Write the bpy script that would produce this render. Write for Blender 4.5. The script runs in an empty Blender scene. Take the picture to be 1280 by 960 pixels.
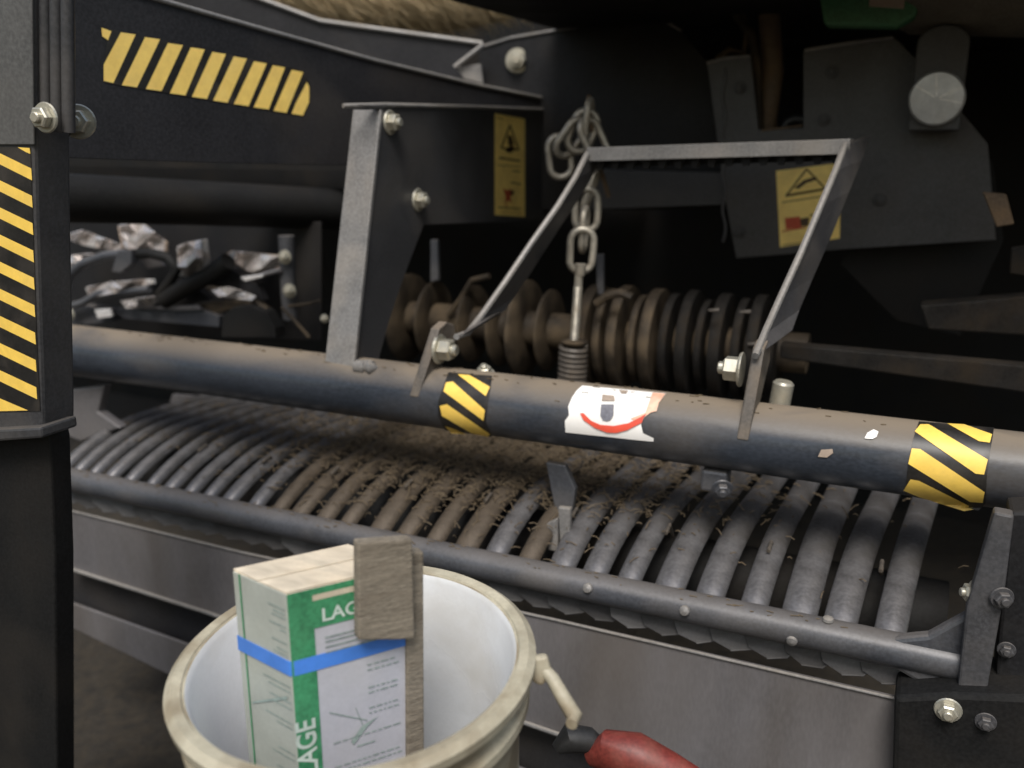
import bpy, bmesh, math, random
from mathutils import Vector, Matrix
random.seed(7)
V = Vector
S = bpy.context.scene
COL = S.collection
# ------------------------------------------------------------------ camera
F = 1150.0; CX, CY = 640.0, 480.0              # focal length and centre in photo pixels (1280x960)
PITCH = math.radians(15.1); YAW = math.radians(24.3)
fwd_h = V((-math.sin(YAW), math.cos(YAW), 0)); right = V((math.cos(YAW), math.sin(YAW), 0))
fwd = fwd_h*math.cos(PITCH) + V((0, 0, -math.sin(PITCH)))
up = right.cross(fwd)
PIPE_Z = 0.73
CAM = V((0, 0, PIPE_Z)) - (right*0 - up*(28/F*1.35) + fwd*1.35)
cd = bpy.data.cameras.new('camera'); cam = bpy.data.objects.new('camera', cd); COL.objects.link(cam)
cam.matrix_world = Matrix((( right.x, up.x, -fwd.x, CAM.x), (right.y, up.y, -fwd.y, CAM.y), (right.z, up.z, -fwd.z, CAM.z), (0, 0, 0, 1)))
cd.sensor_width = 36; cd.lens = 36*F/1280; cd.clip_start = 0.02; cd.clip_end = 200
cd.dof.use_dof = True; cd.dof.focus_distance = 1.0; cd.dof.aperture_fstop = 3.2
S.camera = cam
# ------------------------------------------------------------------ light
W = bpy.data.worlds.new('World'); S.world = W; W.use_nodes = True
wn = W.node_tree.nodes; wl = W.node_tree.links
sky = wn.new('ShaderNodeTexSky'); sky.sky_type = 'NISHITA'; sky.sun_disc = False
sky.sun_elevation = math.radians(56); sky.sun_rotation = math.radians(163); sky.air_density = 1.6; sky.dust_density = 4
wl.new(sky.outputs[0], wn['Background'].inputs[0]); wn['Background'].inputs[1].default_value = 0.085
sd = bpy.data.lights.new('sun', 'SUN'); sd.energy = 2.2; sd.angle = math.radians(24); sd.color = (1, .985, .96)
so = bpy.data.objects.new('sun', sd); COL.objects.link(so)
az, el = math.radians(163), math.radians(56)
sdir = V((math.sin(az)*math.cos(el), math.cos(az)*math.cos(el), math.sin(el)))
so.rotation_euler = sdir.to_track_quat('Z', 'Y').to_euler()
S.view_settings.view_transform = 'Standard'; S.view_settings.look = 'None'
S.view_settings.exposure = 0.5; S.view_settings.gamma = 1.0
S.render.resolution_x = 1024; S.render.resolution_y = 768

# ------------------------------------------------------------------ photo rays onto real surfaces
def ray(px, py): return right*((px-CX)/F) - up*((py-CY)/F) + fwd
def dep(px, py, z): return CAM + ray(px, py)*z
def onY(px, py, y): r = ray(px, py); return CAM + r*((y-CAM.y)/r.y)
def onX(px, py, x): r = ray(px, py); return CAM + r*((x-CAM.x)/r.x)
def onZ(px, py, z): r = ray(px, py); return CAM + r*((z-CAM.z)/r.z)
def onP(px, py, p, n): r = ray(px, py); return CAM + r*((p-CAM).dot(n)/r.dot(n))
def onC(px, py, y0, z0, r0):                    # cylinder along X
    r = ray(px, py); a = r.y*r.y+r.z*r.z; oy, oz = CAM.y-y0, CAM.z-z0
    b = 2*(oy*r.y+oz*r.z); c = oy*oy+oz*oz-r0*r0; d = max(b*b-4*a*c, 0)
    return CAM + r*((-b-math.sqrt(d))/(2*a))

# ------------------------------------------------------------------ materials
def mat(name, col, rough=.5, metal=0, dust=0, dcol=(.22, .18, .13), scale=9, var=.25, bump=.15, grain=.32, lo=.45, hi=.7, updust=0, col2=None, spec=.5, stretch=(1, 1, 1)):
    m = bpy.data.materials.new(name); m.use_nodes = True; n = m.node_tree.nodes; l = m.node_tree.links
    B = n['Principled BSDF']; B.inputs['Specular IOR Level'].default_value = spec
    tc = n.new('ShaderNodeTexCoord'); mp = n.new('ShaderNodeMapping'); mp.inputs['Scale'].default_value = stretch
    l.new(tc.outputs['Object'], mp.inputs[0])
    def noise(s, det=5, dist=0):
        t = n.new('ShaderNodeTexNoise'); t.inputs['Scale'].default_value = s; t.inputs['Detail'].default_value = det
        t.inputs['Distortion'].default_value = dist; l.new(mp.outputs[0], t.inputs['Vector']); return t.outputs['Fac']
    def ramp(x, a, b):
        r = n.new('ShaderNodeMapRange'); r.inputs['From Min'].default_value = a; r.inputs['From Max'].default_value = b
        l.new(x, r.inputs['Value']); return r.outputs[0]
    def mix(f, a, b):
        x = n.new('ShaderNodeMix'); x.data_type = 'RGBA'
        if isinstance(f, float): x.inputs[0].default_value = f
        else: l.new(f, x.inputs[0])
        for k, v in ((6, a), (7, b)):
            if isinstance(v, tuple): x.inputs[k].default_value = (*v, 1)
            else: l.new(v, x.inputs[k])
        return x.outputs[2]
    def mth(op, a, b):
        x = n.new('ShaderNodeMath'); x.operation = op; x.use_clamp = True
        for k, v in ((0, a), (1, b)):
            if isinstance(v, (int, float)): x.inputs[k].default_value = v
            else: l.new(v, x.inputs[k])
        return x.outputs[0]
    dk = tuple(c*(1-var) for c in col); lt = tuple(min(c*(1+var), 1) for c in (col2 or col))
    c = mix(ramp(noise(scale*1.7, 6, .5), .3, .7), dk, lt)
    g = noise(260, 2)
    c = mix(mth('MULTIPLY', ramp(g, .35, .75), grain), c, tuple(min(1, x*2.6+.01) for x in col) if max(col) < .3 else tuple(x*.6 for x in col))
    if dust > 0 or updust > 0:
        f = mth('MULTIPLY', ramp(noise(scale, 8, .3), lo, hi), dust)
        if updust > 0:
            ge = n.new('ShaderNodeNewGeometry'); sx = n.new('ShaderNodeSeparateXYZ'); l.new(ge.outputs['Normal'], sx.inputs[0])
            u = ramp(sx.outputs['Z'], .35, 1.0)
            u = mth('MULTIPLY', u, mth('MULTIPLY', ramp(noise(scale*1.3, 8, .6), .15, .5), updust))
            f = mth('MAXIMUM', f, u)
        c = mix(f, c, dcol)
        l.new(mth('ADD', mth('MULTIPLY', f, .5), rough), B.inputs['Roughness'])
    else:
        l.new(mth('ADD', mth('MULTIPLY', ramp(noise(scale*3), .3, .7), .18), rough-.06), B.inputs['Roughness'])
    l.new(c, B.inputs['Base Color']); B.inputs['Metallic'].default_value = metal
    if bump:
        bp = n.new('ShaderNodeBump'); bp.inputs['Strength'].default_value = bump; bp.inputs['Distance'].default_value = .002
        l.new(noise(85, 6), bp.inputs['Height']); l.new(bp.outputs[0], B.inputs['Normal'])
    return m
M = {}
M['paint'] = mat('dark_paint', (.019, .019, .021), .45, 0, .35, (.07, .058, .045), 5, updust=.6, spec=.22)
M['arm'] = mat('arm_paint', (.046, .046, .049), .45, 0, .4, (.12, .10, .08), 9, updust=.5)
M['back'] = mat('shaded_paint', (.012, .012, .013), .5, 0, .4, (.035, .028, .02), 5, updust=.5, spec=.22)  # dark paint for rear parts, their shade put into the colour
M['paint2'] = mat('grey_paint', (.034, .034, .036), .45, 0, .4, (.085, .072, .058), 6, updust=.7)
M['black'] = mat('near_black_paint', (.007, .007, .007), .65, 0, .35, (.030, .023, .016), 6, spec=.22)  # near-black paint, deepened to carry the shade of the machine's interior
M['pipe'] = mat('pipe_paint', (.026, .031, .040), .28, 0, .35, (.20, .16, .115), 7, updust=1, stretch=(.6, 1, 1), lo=.5, hi=.8)
M['bar'] = mat('bar_paint', (.055, .058, .066), .33, .2, .4, (.16, .14, .12), 7, updust=.55)
M['lit'] = mat('lit_grey_steel', (.16, .155, .15), .45, .2, .4, (.3, .26, .21), 10, updust=.5)  # paler grey, light on front faces and edges put into its colour
M['strip'] = mat('worn_band_steel', (.135, .132, .135), .32, .5, .75, (.042, .034, .026), 13, updust=.15, var=.5, lo=.4, hi=.65)
M['dstrip'] = mat('dirty_band_steel', (.075, .059, .043), .5, .3, .9, (.045, .032, .019), 16, updust=.4, var=.5)
M['sheet'] = mat('worn_sheet_steel', (.17, .163, .168), .38, .35, .6, (.12, .10, .08), 5, var=.3, lo=.4, hi=.7, grain=.12, stretch=(1, 1, .35))
M['cover'] = mat('pale_cover_paint', (.07, .069, .066), .5, 0, .4, (.06, .055, .045), 5)  # paler paint for the upper front of the post
M['lug'] = mat('dusty_lug_paint', (.075, .065, .055), .5, 0, .7, (.19, .15, .11), 22, updust=.8)
M['spring'] = mat('dull_spring_steel', (.075, .065, .055), .5, .2, .6, (.13, .10, .07), 30)
M['paleyellow'] = mat('pale_yellow_film', (.95, .66, .17), .45, 0, .12, (.5, .4, .25), 30, var=.08, grain=.12, bump=.03)
M['zinc'] = mat('zinc_plated_steel', (.52, .50, .42), .32, .6, .5, (.3, .24, .15), 30, var=.15)
M['chain'] = mat('chain_steel', (.40, .37, .31), .4, .5, .5, (.22, .17, .11), 40)
M['rust'] = mat('rusty_rubber', (.09, .06, .035), .7, 0, .6, (.17, .11, .06), 20)
M['disc'] = mat('dirty_disc_steel', (.026, .020, .014), .6, 0, .85, (.13, .095, .058), 11, spec=.2, var=.5)
M['shiny'] = mat('polished_steel', (.88, .84, .80), .25, .35, .5, (.35, .26, .18), 25, var=.3)
M['tan'] = mat('tan_dusty_steel', (.42, .33, .26), .5, .2, .5, (.2, .15, .1), 22)
M['yellow'] = mat('yellow_film', (.90, .60, .11), .45, 0, .12, (.45, .35, .2), 30, var=.08, grain=.12, bump=.03)
M['blackfilm'] = mat('black_film', (.012, .011, .010), .4, 0, .3, (.1, .08, .06), 20, bump=.02)
M['amber'] = mat('amber_film', (.95, .68, .20), .5, 0, .25, (.4, .27, .12), 25, var=.1, grain=.15, bump=.03)
M['ink'] = mat('dark_ink', (.05, .03, .012), .6, bump=0)
M['redink'] = mat('red_ink', (.42, .07, .03), .6, bump=0)
M['white'] = mat('white_film', (.86, .84, .80), .3, 0, .1, (.7, .5, .38), 20, var=.04, grain=.05, bump=.02)
M['peach'] = mat('scuffed_peach_film', (.75, .42, .28), .5, 0, .3, (.7, .6, .5), 40, bump=.02)
M['logored'] = mat('logo_red_film', (.72, .09, .05), .4, bump=.02, grain=.1)
M['logogrey'] = mat('logo_grey_film', (.12, .12, .14), .4, bump=.02)
M['rim'] = mat('soiled_cream_plastic', (.42, .385, .29), .5, 0, .85, (.18, .14, .085), 14, var=.2, lo=.42, hi=.62, bump=.3)
M['inner'] = mat('white_plastic', (.68, .69, .70), .16, 0, .6, (.36, .32, .24), 8, var=.05, grain=.1, bump=.04, lo=.5, hi=.8)
M['card'] = mat('pale_card', (.60, .52, .40), .8, 0, .4, (.48, .38, .26), 14, grain=.2, stretch=(1, 3, 1))
M['paper'] = mat('printed_white_card', (.44, .44, .48), .5, 0, .2, (.42, .40, .36), 20, var=.05, grain=.15, bump=.04)
M['paper2'] = mat('greyer_white_card', (.37, .39, .35), .55, 0, .3, (.33, .33, .26), 14, var=.08, grain=.2, bump=.04)  # slightly darker, greener white on alternate sides of the carton
M['green'] = mat('printed_green', (.035, .19, .085), .5, 0, .15, (.1, .2, .1), 20, bump=.03)
M['greytext'] = mat('printed_grey', (.20, .25, .23), .6, bump=0)
M['ltext'] = mat('printed_pale_letters', (.52, .60, .54), .5, bump=0)
M['blue'] = mat('blue_strap', (.06, .20, .62), .4, bump=.05, grain=.1)
M['wood'] = mat('weathered_wood', (.17, .145, .11), .75, 0, .6, (.09, .07, .05), 18, stretch=(1, 1, 5), var=.3, bump=.5)
M['gpanel'] = mat('green_paint', (.04, .15, .065), .45, 0, .4, (.08, .08, .06), 10)
M['brown'] = mat('brown_hood', (.12, .105, .08), .6, 0, .5, (.07, .06, .045), 8)
M['drum'] = mat('dark_drum', (.009, .008, .007), .7, 0, .6, (.030, .022, .014), 16, var=.5, spec=.15)
M['pin'] = mat('machined_steel', (.46, .46, .46), .35, .5, .3, (.3, .28, .25), 25, var=.2)
M['red'] = mat('red_rubber', (.13, .022, .016), .5, 0, .4, (.2, .1, .07), 20)
M['rubber'] = mat('black_rubber', (.015, .015, .015), .5)
M['soil'] = mat('dark_soil', (.020, .016, .011), .9, 0, .6, (.045, .035, .023), 30, var=.5, bump=1)
M['straw'] = mat('straw', (.86, .68, .42), .6, 0, .25, (.5, .36, .18), 40, var=.15, bump=.1)
M['dullstraw'] = mat('weathered_straw', (.085, .062, .036), .8, 0, .4, (.08, .055, .03), 40, var=.3, bump=.1)

# ------------------------------------------------------------------ object helpers
WO = {}
def link(o, parent, w=V((0, 0, 0))):
    COL.objects.link(o); WO[o.name] = w.copy()
    if parent is not None: o.parent = parent; o.location = w - WO[parent.name]
    else: o.location = w
    return o
def thing(name, label, cat, loc=(0, 0, 0), group=None):
    o = bpy.data.objects.new(name, None); link(o, None, V(loc)); o.empty_display_size = .05
    o['label'] = label; o['category'] = cat
    if group: o['group'] = group
    return o
def tag(o, label, cat, group=None, kind=None):
    o['label'] = label; o['category'] = cat
    if group: o['group'] = group
    if kind: o['kind'] = kind
    return o
def mk(name, vs, fs, m, parent=None, smooth=False, bevel=0, mi=None, label=None):
    vs = [V(v) for v in vs]; c = sum(vs, V((0, 0, 0)))/len(vs)
    me = bpy.data.meshes.new(name); me.from_pydata([v-c for v in vs], [], fs)
    for x in (m if isinstance(m, list) else [m]): me.materials.append(x)
    if mi: 
        for p, k in zip(me.polygons, mi): p.material_index = k
    bm = bmesh.new(); bm.from_mesh(me); bmesh.ops.recalc_face_normals(bm, faces=bm.faces); bm.to_mesh(me); bm.free()
    if smooth:
        for p in me.polygons: p.use_smooth = True
        if hasattr(me, 'set_sharp_from_angle'): me.set_sharp_from_angle(angle=math.radians(40))
    o = bpy.data.objects.new(name, me); link(o, parent, c)
    if bevel:
        b = o.modifiers.new('bevel', 'BEVEL'); b.width = bevel; b.segments = 2; b.limit_method = 'ANGLE'; b.angle_limit = math.radians(35)
    if label: o['label'] = label
    return o
class G:                                        # gather several closed shapes into one mesh of one part
    def __init__(s): s.v = []; s.f = []; s.m = []
    def add(s, vf, k=0):
        b = len(s.v); s.v += [V(x) for x in vf[0]]; s.f += [tuple(i+b for i in f) for f in vf[1]]; s.m += [k]*len(vf[1]); return s
    def mk(s, name, m, parent=None, **k): return mk(name, s.v, s.f, m, parent, mi=s.m, **k)
def slab(pts, t):
    n = len(pts); t = V(t)
    return [V(p) for p in pts]+[V(p)+t for p in pts], [tuple(range(n)), tuple(range(2*n-1, n-1, -1))]+[(i, (i+1) % n, n+(i+1) % n, n+i) for i in range(n)]
def box(c, sx, sy, sz, R=None):
    vs = [V((a*sx/2, b*sy/2, d*sz/2)) for a in (-1, 1) for b in (-1, 1) for d in (-1, 1)]
    if R: vs = [R @ v for v in vs]
    return [V(c)+v for v in vs], [(0, 1, 3, 2), (4, 6, 7, 5), (0, 4, 5, 1), (2, 3, 7, 6), (0, 2, 6, 4), (1, 5, 7, 3)]
def tube(path, r, seg=14, closed=False, flat=None):
    path = [V(p) for p in path]; n = len(path); vs = []; fs = []
    t0 = (path[1]-path[0]).normalized(); a = V((0, 0, 1)) if abs(t0.z) < .9 else V((1, 0, 0)); u = t0.cross(a).normalized()
    for i in range(n):
        if closed: t = (path[(i+1) % n]-path[i-1]).normalized()
        else: t = (path[min(i+1, n-1)]-path[max(i-1, 0)]).normalized()
        u = (u - t*u.dot(t)).normalized(); w = t.cross(u); rr = r[i] if isinstance(r, (list, tuple)) else r
        for k in range(seg):
            an = 2*math.pi*k/seg; vs.append(path[i]+u*math.cos(an)*rr+w*math.sin(an)*rr*(flat or 1))
    for i in range(n if closed else n-1):
        for k in range(seg):
            j = (i+1) % n; fs.append((i*seg+k, i*seg+(k+1) % seg, j*seg+(k+1) % seg, j*seg+k))
    if not closed: fs += [tuple(range(seg-1, -1, -1)), tuple(range((n-1)*seg, n*seg))]
    return vs, fs
def rev(prof, o, ax, seg=32, closed=False):     # prof [(r, h)] about axis ax from o
    ax = V(ax).normalized(); a = V((0, 0, 1)) if abs(ax.z) < .9 else V((1, 0, 0)); u = ax.cross(a).normalized(); w = ax.cross(u); vs = []; fs = []
    for r, h in prof:
        for k in range(seg):
            an = 2*math.pi*k/seg; vs.append(V(o)+ax*h+u*math.cos(an)*r+w*math.sin(an)*r)
    n = len(prof)
    for i in range(n if closed else n-1):
        for k in range(seg):
            j = (i+1) % n; fs.append((i*seg+k, i*seg+(k+1) % seg, j*seg+(k+1) % seg, j*seg+k))
    if not closed: fs += [tuple(range(seg-1, -1, -1)), tuple(range((n-1)*seg, n*seg))]
    return vs, fs
def bolt(p, ax, s, parent, m='zinc', name='bolt', long=1.0):     # washer, hex head, stub
    ax = V(ax).normalized(); g = G()
    g.add(rev([(s*1.35, 0), (s*1.4, s*.1), (s*1.3, s*.25)], p, ax, 24))
    g.add(rev([(s*.93, s*.25), (s, s*.35), (s, s*(.25+.7*long)), (s*.85, s*(.38+.7*long))], p, ax, 6))
    g.add(rev([(s*.5, s*.3), (s*.5, s*(.6+.8*long)), (s*.4, s*(.7+.8*long))], p, ax, 14))
    return g.mk(name, M[m], parent)
def patch(name, layers, proj, parent, mats, cell=6.0, lift=0.0):
    """flat artwork in photo pixels cut fine and laid on a real surface: layers [(poly, material index, level)]"""
    vs, fs, mi = [], [], []
    for poly, k, lev in layers:
        bm = bmesh.new(); bm.faces.new([bm.verts.new((x, y, 0)) for x, y in poly])
        for ax in (0, 1):
            a, b = min(p[ax] for p in poly), max(p[ax] for p in poly); q = a+cell
            while q < b:
                co = [0, 0, 0]; co[ax] = q; no = [0, 0, 0]; no[ax] = 1
                bmesh.ops.bisect_plane(bm, geom=bm.verts[:]+bm.edges[:]+bm.faces[:], plane_co=co, plane_no=no); q += cell
        bmesh.ops.triangulate(bm, faces=[f for f in bm.faces if len(f.verts) > 4])
        b0 = len(vs); bm.verts.index_update()
        for v in bm.verts: vs.append(proj(v.co.x, v.co.y, lift+.0003*lev))
        for f in bm.faces: fs.append(tuple(v.index+b0 for v in f.verts)); mi.append(k)
        bm.free()
    o = mk(name, vs, fs, mats, parent, mi=mi, smooth=True)
    return o
def zz(pts, s, ox, oy): return [(x/s+ox, y/s+oy) for x, y in pts]
def line(x0, y0, x1, y1, w): 
    dx, dy = x1-x0, y1-y0; L = math.hypot(dx, dy); nx, ny = -dy/L*w/2, dx/L*w/2
    return [(x0+nx, y0+ny), (x1+nx, y1+ny), (x1-nx, y1-ny), (x0-nx, y0-ny)]

# ================================================================== SETTING
GH = .2603                                        # the yard stands a little higher in front of the pickup
def gz(x, y):
    t = min(1, max(0, (-.22-y)/.28)); t = t*t*(3-2*t)
    return GH*t
gx = [-9+18*(i/160) for i in range(161)]; gx = [math.copysign(abs(v/9)**2*9, v) for v in gx]; gy = [-4+.0 for _ in range(1)]+[-2+.05*i for i in range(70)]+[1.6+.4*i for i in range(16)]
rn = random.Random(5)
gv = [(x, y, gz(x, y)+(rn.uniform(-.006, .004) if y > -.2 else rn.uniform(-.004, .0))) for y in gy for x in gx]
gf = [(j*161+i, j*161+i+1, (j+1)*161+i+1, (j+1)*161+i) for j in range(len(gy)-1) for i in range(160)]
gnd = mk('ground', gv, gf, M['soil'], smooth=True); gnd['kind'] = 'structure'

# ================================================================== BALER FRAME
fr = thing('hay_baler', 'dark grey farm baler frame with hazard striped cross pipe and folded step', 'farm machine', (0, .3, 0))
# cross pipe
PR = .047
xl, xr = -1.25, 1.1
prof = [(0.03, 0), (PR, .001), (PR, xr-xl), (0.03, xr-xl+.001)]
pipe = mk('cross_pipe', *rev(prof, (xl, 0, PIPE_Z), (1, 0, 0), 64), M['pipe'], fr, smooth=True)
def onpipe(px, py, l): return onC(px, py, 0, PIPE_Z, PR+.0008+l*3)
Z5 = lambda p: zz(p, 2.742, 400, 250)
Z6 = lambda p: zz(p, 2.824, 830, 300)
base1 = Z5([(440, 590), (590, 602), (585, 640), (575, 700), (568, 760), (590, 812), (430, 790), (405, 740), (405, 690)])
patch('hazard_sticker', [(base1, 0, 0)]+[(Z5(p), 1, 1) for p in (
    [(472, 597), (512, 600), (582, 640), (568, 672)], [(423, 655), (432, 625), (455, 622), (565, 720), (560, 757)],
    [(410, 706), (435, 700), (583, 803), (575, 812), (520, 800), (418, 740)], [(428, 775), (460, 785), (500, 803), (450, 800)])],
    onpipe, pipe, [M['blackfilm'], M['yellow']], cell=4)
base2 = Z6([(900, 640), (1165, 662), (1150, 760), (1140, 830), (1135, 930), (1110, 955), (850, 900), (862, 790), (880, 700)])
patch('hazard_sticker', [(base2, 0, 0)]+[(Z6(p), 1, 1) for p in (
    [(1000, 647), (1060, 650), (1158, 685), (1150, 715), (1112, 710)], [(885, 675), (905, 650), (935, 650), (1143, 775), (1130, 828), (1100, 825)],
    [(862, 790), (875, 735), (905, 738), (1132, 890), (1125, 928), (1080, 925)], [(845, 885), (870, 845), (900, 850), (1100, 950), (1060, 957), (900, 908)])],
    onpipe, pipe, [M['blackfilm'], M['yellow']], cell=4)
ZL = lambda p: zz(p, 7.11, 680, 460)
patch('maker_sticker', [
    (ZL([(340, 155), (1085, 225), (1060, 260), (1020, 310), (1000, 385), (950, 395), (890, 440), (862, 500), (880, 580), (975, 625), (972, 655), (860, 645), (190, 572), (185, 470), (222, 420), (215, 340), (250, 260), (290, 200)]), 0, 0),
    (ZL([(965, 216), (1080, 227), (1020, 310), (1000, 383), (950, 393), (888, 438), (868, 488), (830, 492), (770, 450), (900, 395)]), 1, 1),
    (ZL([(320, 402), (350, 400), (420, 470), (500, 505), (620, 515), (750, 490), (840, 445), (910, 405), (885, 440), (870, 485), (740, 552), (640, 578), (560, 575), (450, 532), (350, 462)]), 2, 2),
    (ZL([(507, 322), (622, 322), (617, 420), (590, 462), (555, 472), (520, 460), (500, 420)]), 3, 2),
    (ZL([(520, 235), (622, 245), (630, 290), (512, 290)]), 4, 2), (ZL([(670, 193), (745, 200), (730, 222), (690, 222)]), 4, 2)],
    onpipe, pipe, [M['white'], M['peach'], M['logored'], M['logogrey'], M['tan']], cell=4)
for k, pts in enumerate(([(543, 765), (555, 740), (595, 738), (597, 752), (575, 768)], [(708, 700), (718, 680), (740, 668), (757, 676), (750, 695), (735, 702)])):
    patch('label_scrap', [(Z6(pts), 0, 1)], onpipe, pipe, [M['tan'] if k == 0 else M['white']], cell=5)
# weld seam where upright meets the pipe
cw = onpipe(455, 458, 0)
mk('weld_seam', *tube([cw+V((x, .006*math.sin(x*300), 0)) for x in [i*.006-.02 for i in range(8)]], [.004, .009, .010, .011, .010, .011, .009, .004], 10), M['lit'], pipe, smooth=True)

# upright bracket: front flange + receding web with warning label
yb, yt = -.028, .085
XW = onY(475, 137, yt).x
fb = [onY(404, 470, yb), onY(441, 466, yb)]; ft = [onY(441, 137, yt), onY(476, 137, yt)]
nfl = (ft[0]-fb[0]).cross(V((1, 0, 0))).normalized(); nfl = nfl if nfl.y > 0 else -nfl
flange = mk('upright_flange', *slab([fb[0], fb[1], ft[1], ft[0]], nfl*.008), M['lit'], fr, bevel=.0015)
w0 = [(451, 131), (705, 137), (712, 150), (735, 205), (735, 268), (640, 277), (530, 281), (518, 312), (503, 352), (487, 400), (470, 462), (440, 462), (452, 350), (476, 137)]
web = mk('upright_web', *slab([onX(x, y, XW) for x, y in w0], (-.008, 0, 0)), M['paint2'], fr, bevel=.001)
g = G(); g.add(tube([onX(450, 132, XW)+V((-.03, 0, 0)), onX(480, 131, XW), onX(600, 134, XW), onX(706, 138, XW)], .0035, 8)); g.mk('top_edge', M['lit'], web, smooth=True)
bolt(onX(487, 153, XW), (1, 0, 0), .014, web); bolt(onX(522, 250, XW), (1, 0, 0), .014, web)
def onweb(px, py, l): return onX(px, py, XW+.0008+l)
ZW = lambda p: zz(p, 4.8, 600, 100)
def tri(a, b, c, w): return [line(*a, *b, w), line(*b, *c, w), line(*c, *a, w)]
lw = [(ZW([(88, 200), (270, 232), (270, 822), (88, 810)]), 0, 0)]
lw += [(ZW(p), 1, 1) for p in tri((180, 270), (232, 420), (128, 408), 9)]
lw += [(ZW(p), 1, 1) for p in ([(148, 412), (175, 400), (190, 385), (210, 410), (190, 435), (160, 432)], [(165, 330), (190, 335), (205, 385), (170, 392)], line(115, 466, 240, 486, 10), line(103, 510, 240, 522, 4), line(195, 545, 243, 550, 7), line(185, 614, 245, 625, 7), line(108, 765, 240, 772, 7), line(105, 790, 245, 800, 3), line(98, 225, 140, 235, 4))]
lw += [(ZW(p), 2, 2) for p in ([(138, 650), (165, 665), (175, 655), (205, 665), (198, 690), (180, 700), (190, 740), (170, 720), (150, 745), (155, 700)], [(150, 740), (165, 750), (160, 765)])]
lw += [(ZW([(180, 668), (205, 660), (202, 690), (186, 690)]), 1, 3)]
patch('warning_label', lw, onweb, web, [M['amber'], M['ink'], M['redink']], cell=12)

# beam to the left, receding to the right and back
BP = dep(130, 100, 1.25)
bd = (right*960+fwd_h*1191).normalized(); bn = bd.cross(V((0, 0, 1))).normalized()
bn = bn if bn.dot(fwd) > 0 else -bn            # points away from the camera
def onB(px, py, l=0): return onP(px, py, BP-bn*l, bn)
bp = [(40, -60), (150, -40), (190, -3), (330, 38), (470, 76), (600, 107), (712, 128), (712, 150), (560, 188), (430, 207), (250, 203), (40, 196)]
beam = mk('side_beam', *slab([onB(x, y) for x, y in bp], bn*.010), M['paint'], fr, bevel=.001)
mk('beam_edge', *tube([onB(x, y, .001) for x, y in [(120, -24), (190, -3), (330, 37), (470, 76), (600, 107), (712, 129)]], .0038, 8), M['lit'], beam, smooth=True)
ZB = lambda p: zz(p, 2.977, 0, 0)
tops = [(450, 505, 122), (540, 596, 140), (625, 681, 162), (710, 762, 178), (790, 841, 195), (870, 919, 212), (945, 993, 230), (1015, 1061, 245), (1085, 1129, 262)]
bots = [(386, 422, 304), (453, 510, 320), (543, 601, 334), (632, 690, 350), (714, 770, 363), (793, 847, 377), (870, 925, 390), (944, 1000, 402), (1018, 1066, 415)]
hz = [(ZB([(375, 100), (1130, 262), (1152, 310), (1152, 380), (1130, 432), (385, 306), (385, 240), (400, 150), (378, 135)]), 0, 0)]
for k, (t, b) in enumerate(zip(tops, bots)):
    q = [(t[0], t[2]-2), (t[1], t[2]+6), (b[1], b[2]+5), (b[0], b[2]-3)]
    if k == 0: q.append((386, 240))
    hz.append((ZB(q), 1, 1))
hz += [(ZB([(378, 103), (415, 116), (402, 150), (380, 134)]), 1, 1), (ZB([(1142, 305), (1151, 325), (1150, 380), (1127, 430), (1085, 423), (1100, 385)]), 1, 1)]
patch('hazard_sticker', hz, lambda x, y, l: onB(x, y, .0008+l), beam, [M['blackfilm'], M['paleyellow']], cell=25)
# lower beam lip and dark brown tube below
mk('lower_rail', *tube([dep(40, 246, 1.55), dep(250, 254, 1.75), dep(430, 262, 1.95)], .042, 24), M['black'], fr, smooth=True)
# rear beam behind the first
rb = [(180, -40), (300, -10), (400, 26), (500, 40), (603, 54), (570, 86), (620, 112), (700, 128), (690, 150), (430, 150), (180, 80)]
rbn = fwd_h
rbo = mk('rear_beam', *slab([onP(x, y, CAM+fwd_h*2.15, rbn) for x, y in rb], rbn*.02), M['paint'], fr, bevel=.001)
mk('beam_edge', *tube([onP(x, y, CAM+fwd_h*2.145, rbn) for x, y in [(300, -11), (400, 26), (500, 40), (603, 54)]], .005, 8), M['lit'], rbo, smooth=True)
lugp = [onP(x, y, CAM+fwd_h*2.10, rbn) for x, y in [(570, 84), (601, 80), (604, 105), (580, 98)]]
lug0 = mk('gusset', *slab(lugp, rbn*.03), M['lit'], fr, bevel=.001)
mk('gusset_edge', *tube([onP(568, 84, CAM+fwd_h*2.09, rbn), onP(604, 56, CAM+fwd_h*2.09, rbn)], .005, 8), M['lit'], lug0, smooth=True)
# back plates
def yplate(name, pts, y, m='black', t=.012, parent=fr, bevel=.0012): return mk(name, *slab([onY(a, b, y) for a, b in pts], (0, t, 0)), M[m], parent, bevel=bevel)
YB = .74
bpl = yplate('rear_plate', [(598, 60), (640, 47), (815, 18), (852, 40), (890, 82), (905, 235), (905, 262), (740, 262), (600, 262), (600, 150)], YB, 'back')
mk('plate_edge', *tube([onY(x, y, YB-.002) for x, y in [(604, 58), (640, 47), (815, 18), (852, 38)]], .003, 8), M['lit'], bpl, smooth=True)
bolt(onY(647, 76, YB), (.3, -1, 0), .019, bpl)
rp = yplate('side_plate', [(884, 80), (905, 72), (938, 70), (948, 162), (1004, 160), (1004, 63), (1118, 46), (1150, 78), (1235, 180), (1245, 300), (1052, 312), (920, 323), (905, 240)], .62, 'paint2')
mk('plate_edge', *tube([onY(x, y, .618) for x, y in [(1006, 63), (1060, 54), (1116, 47)]], .0035, 8), M['lit'], rp, smooth=True)
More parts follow.
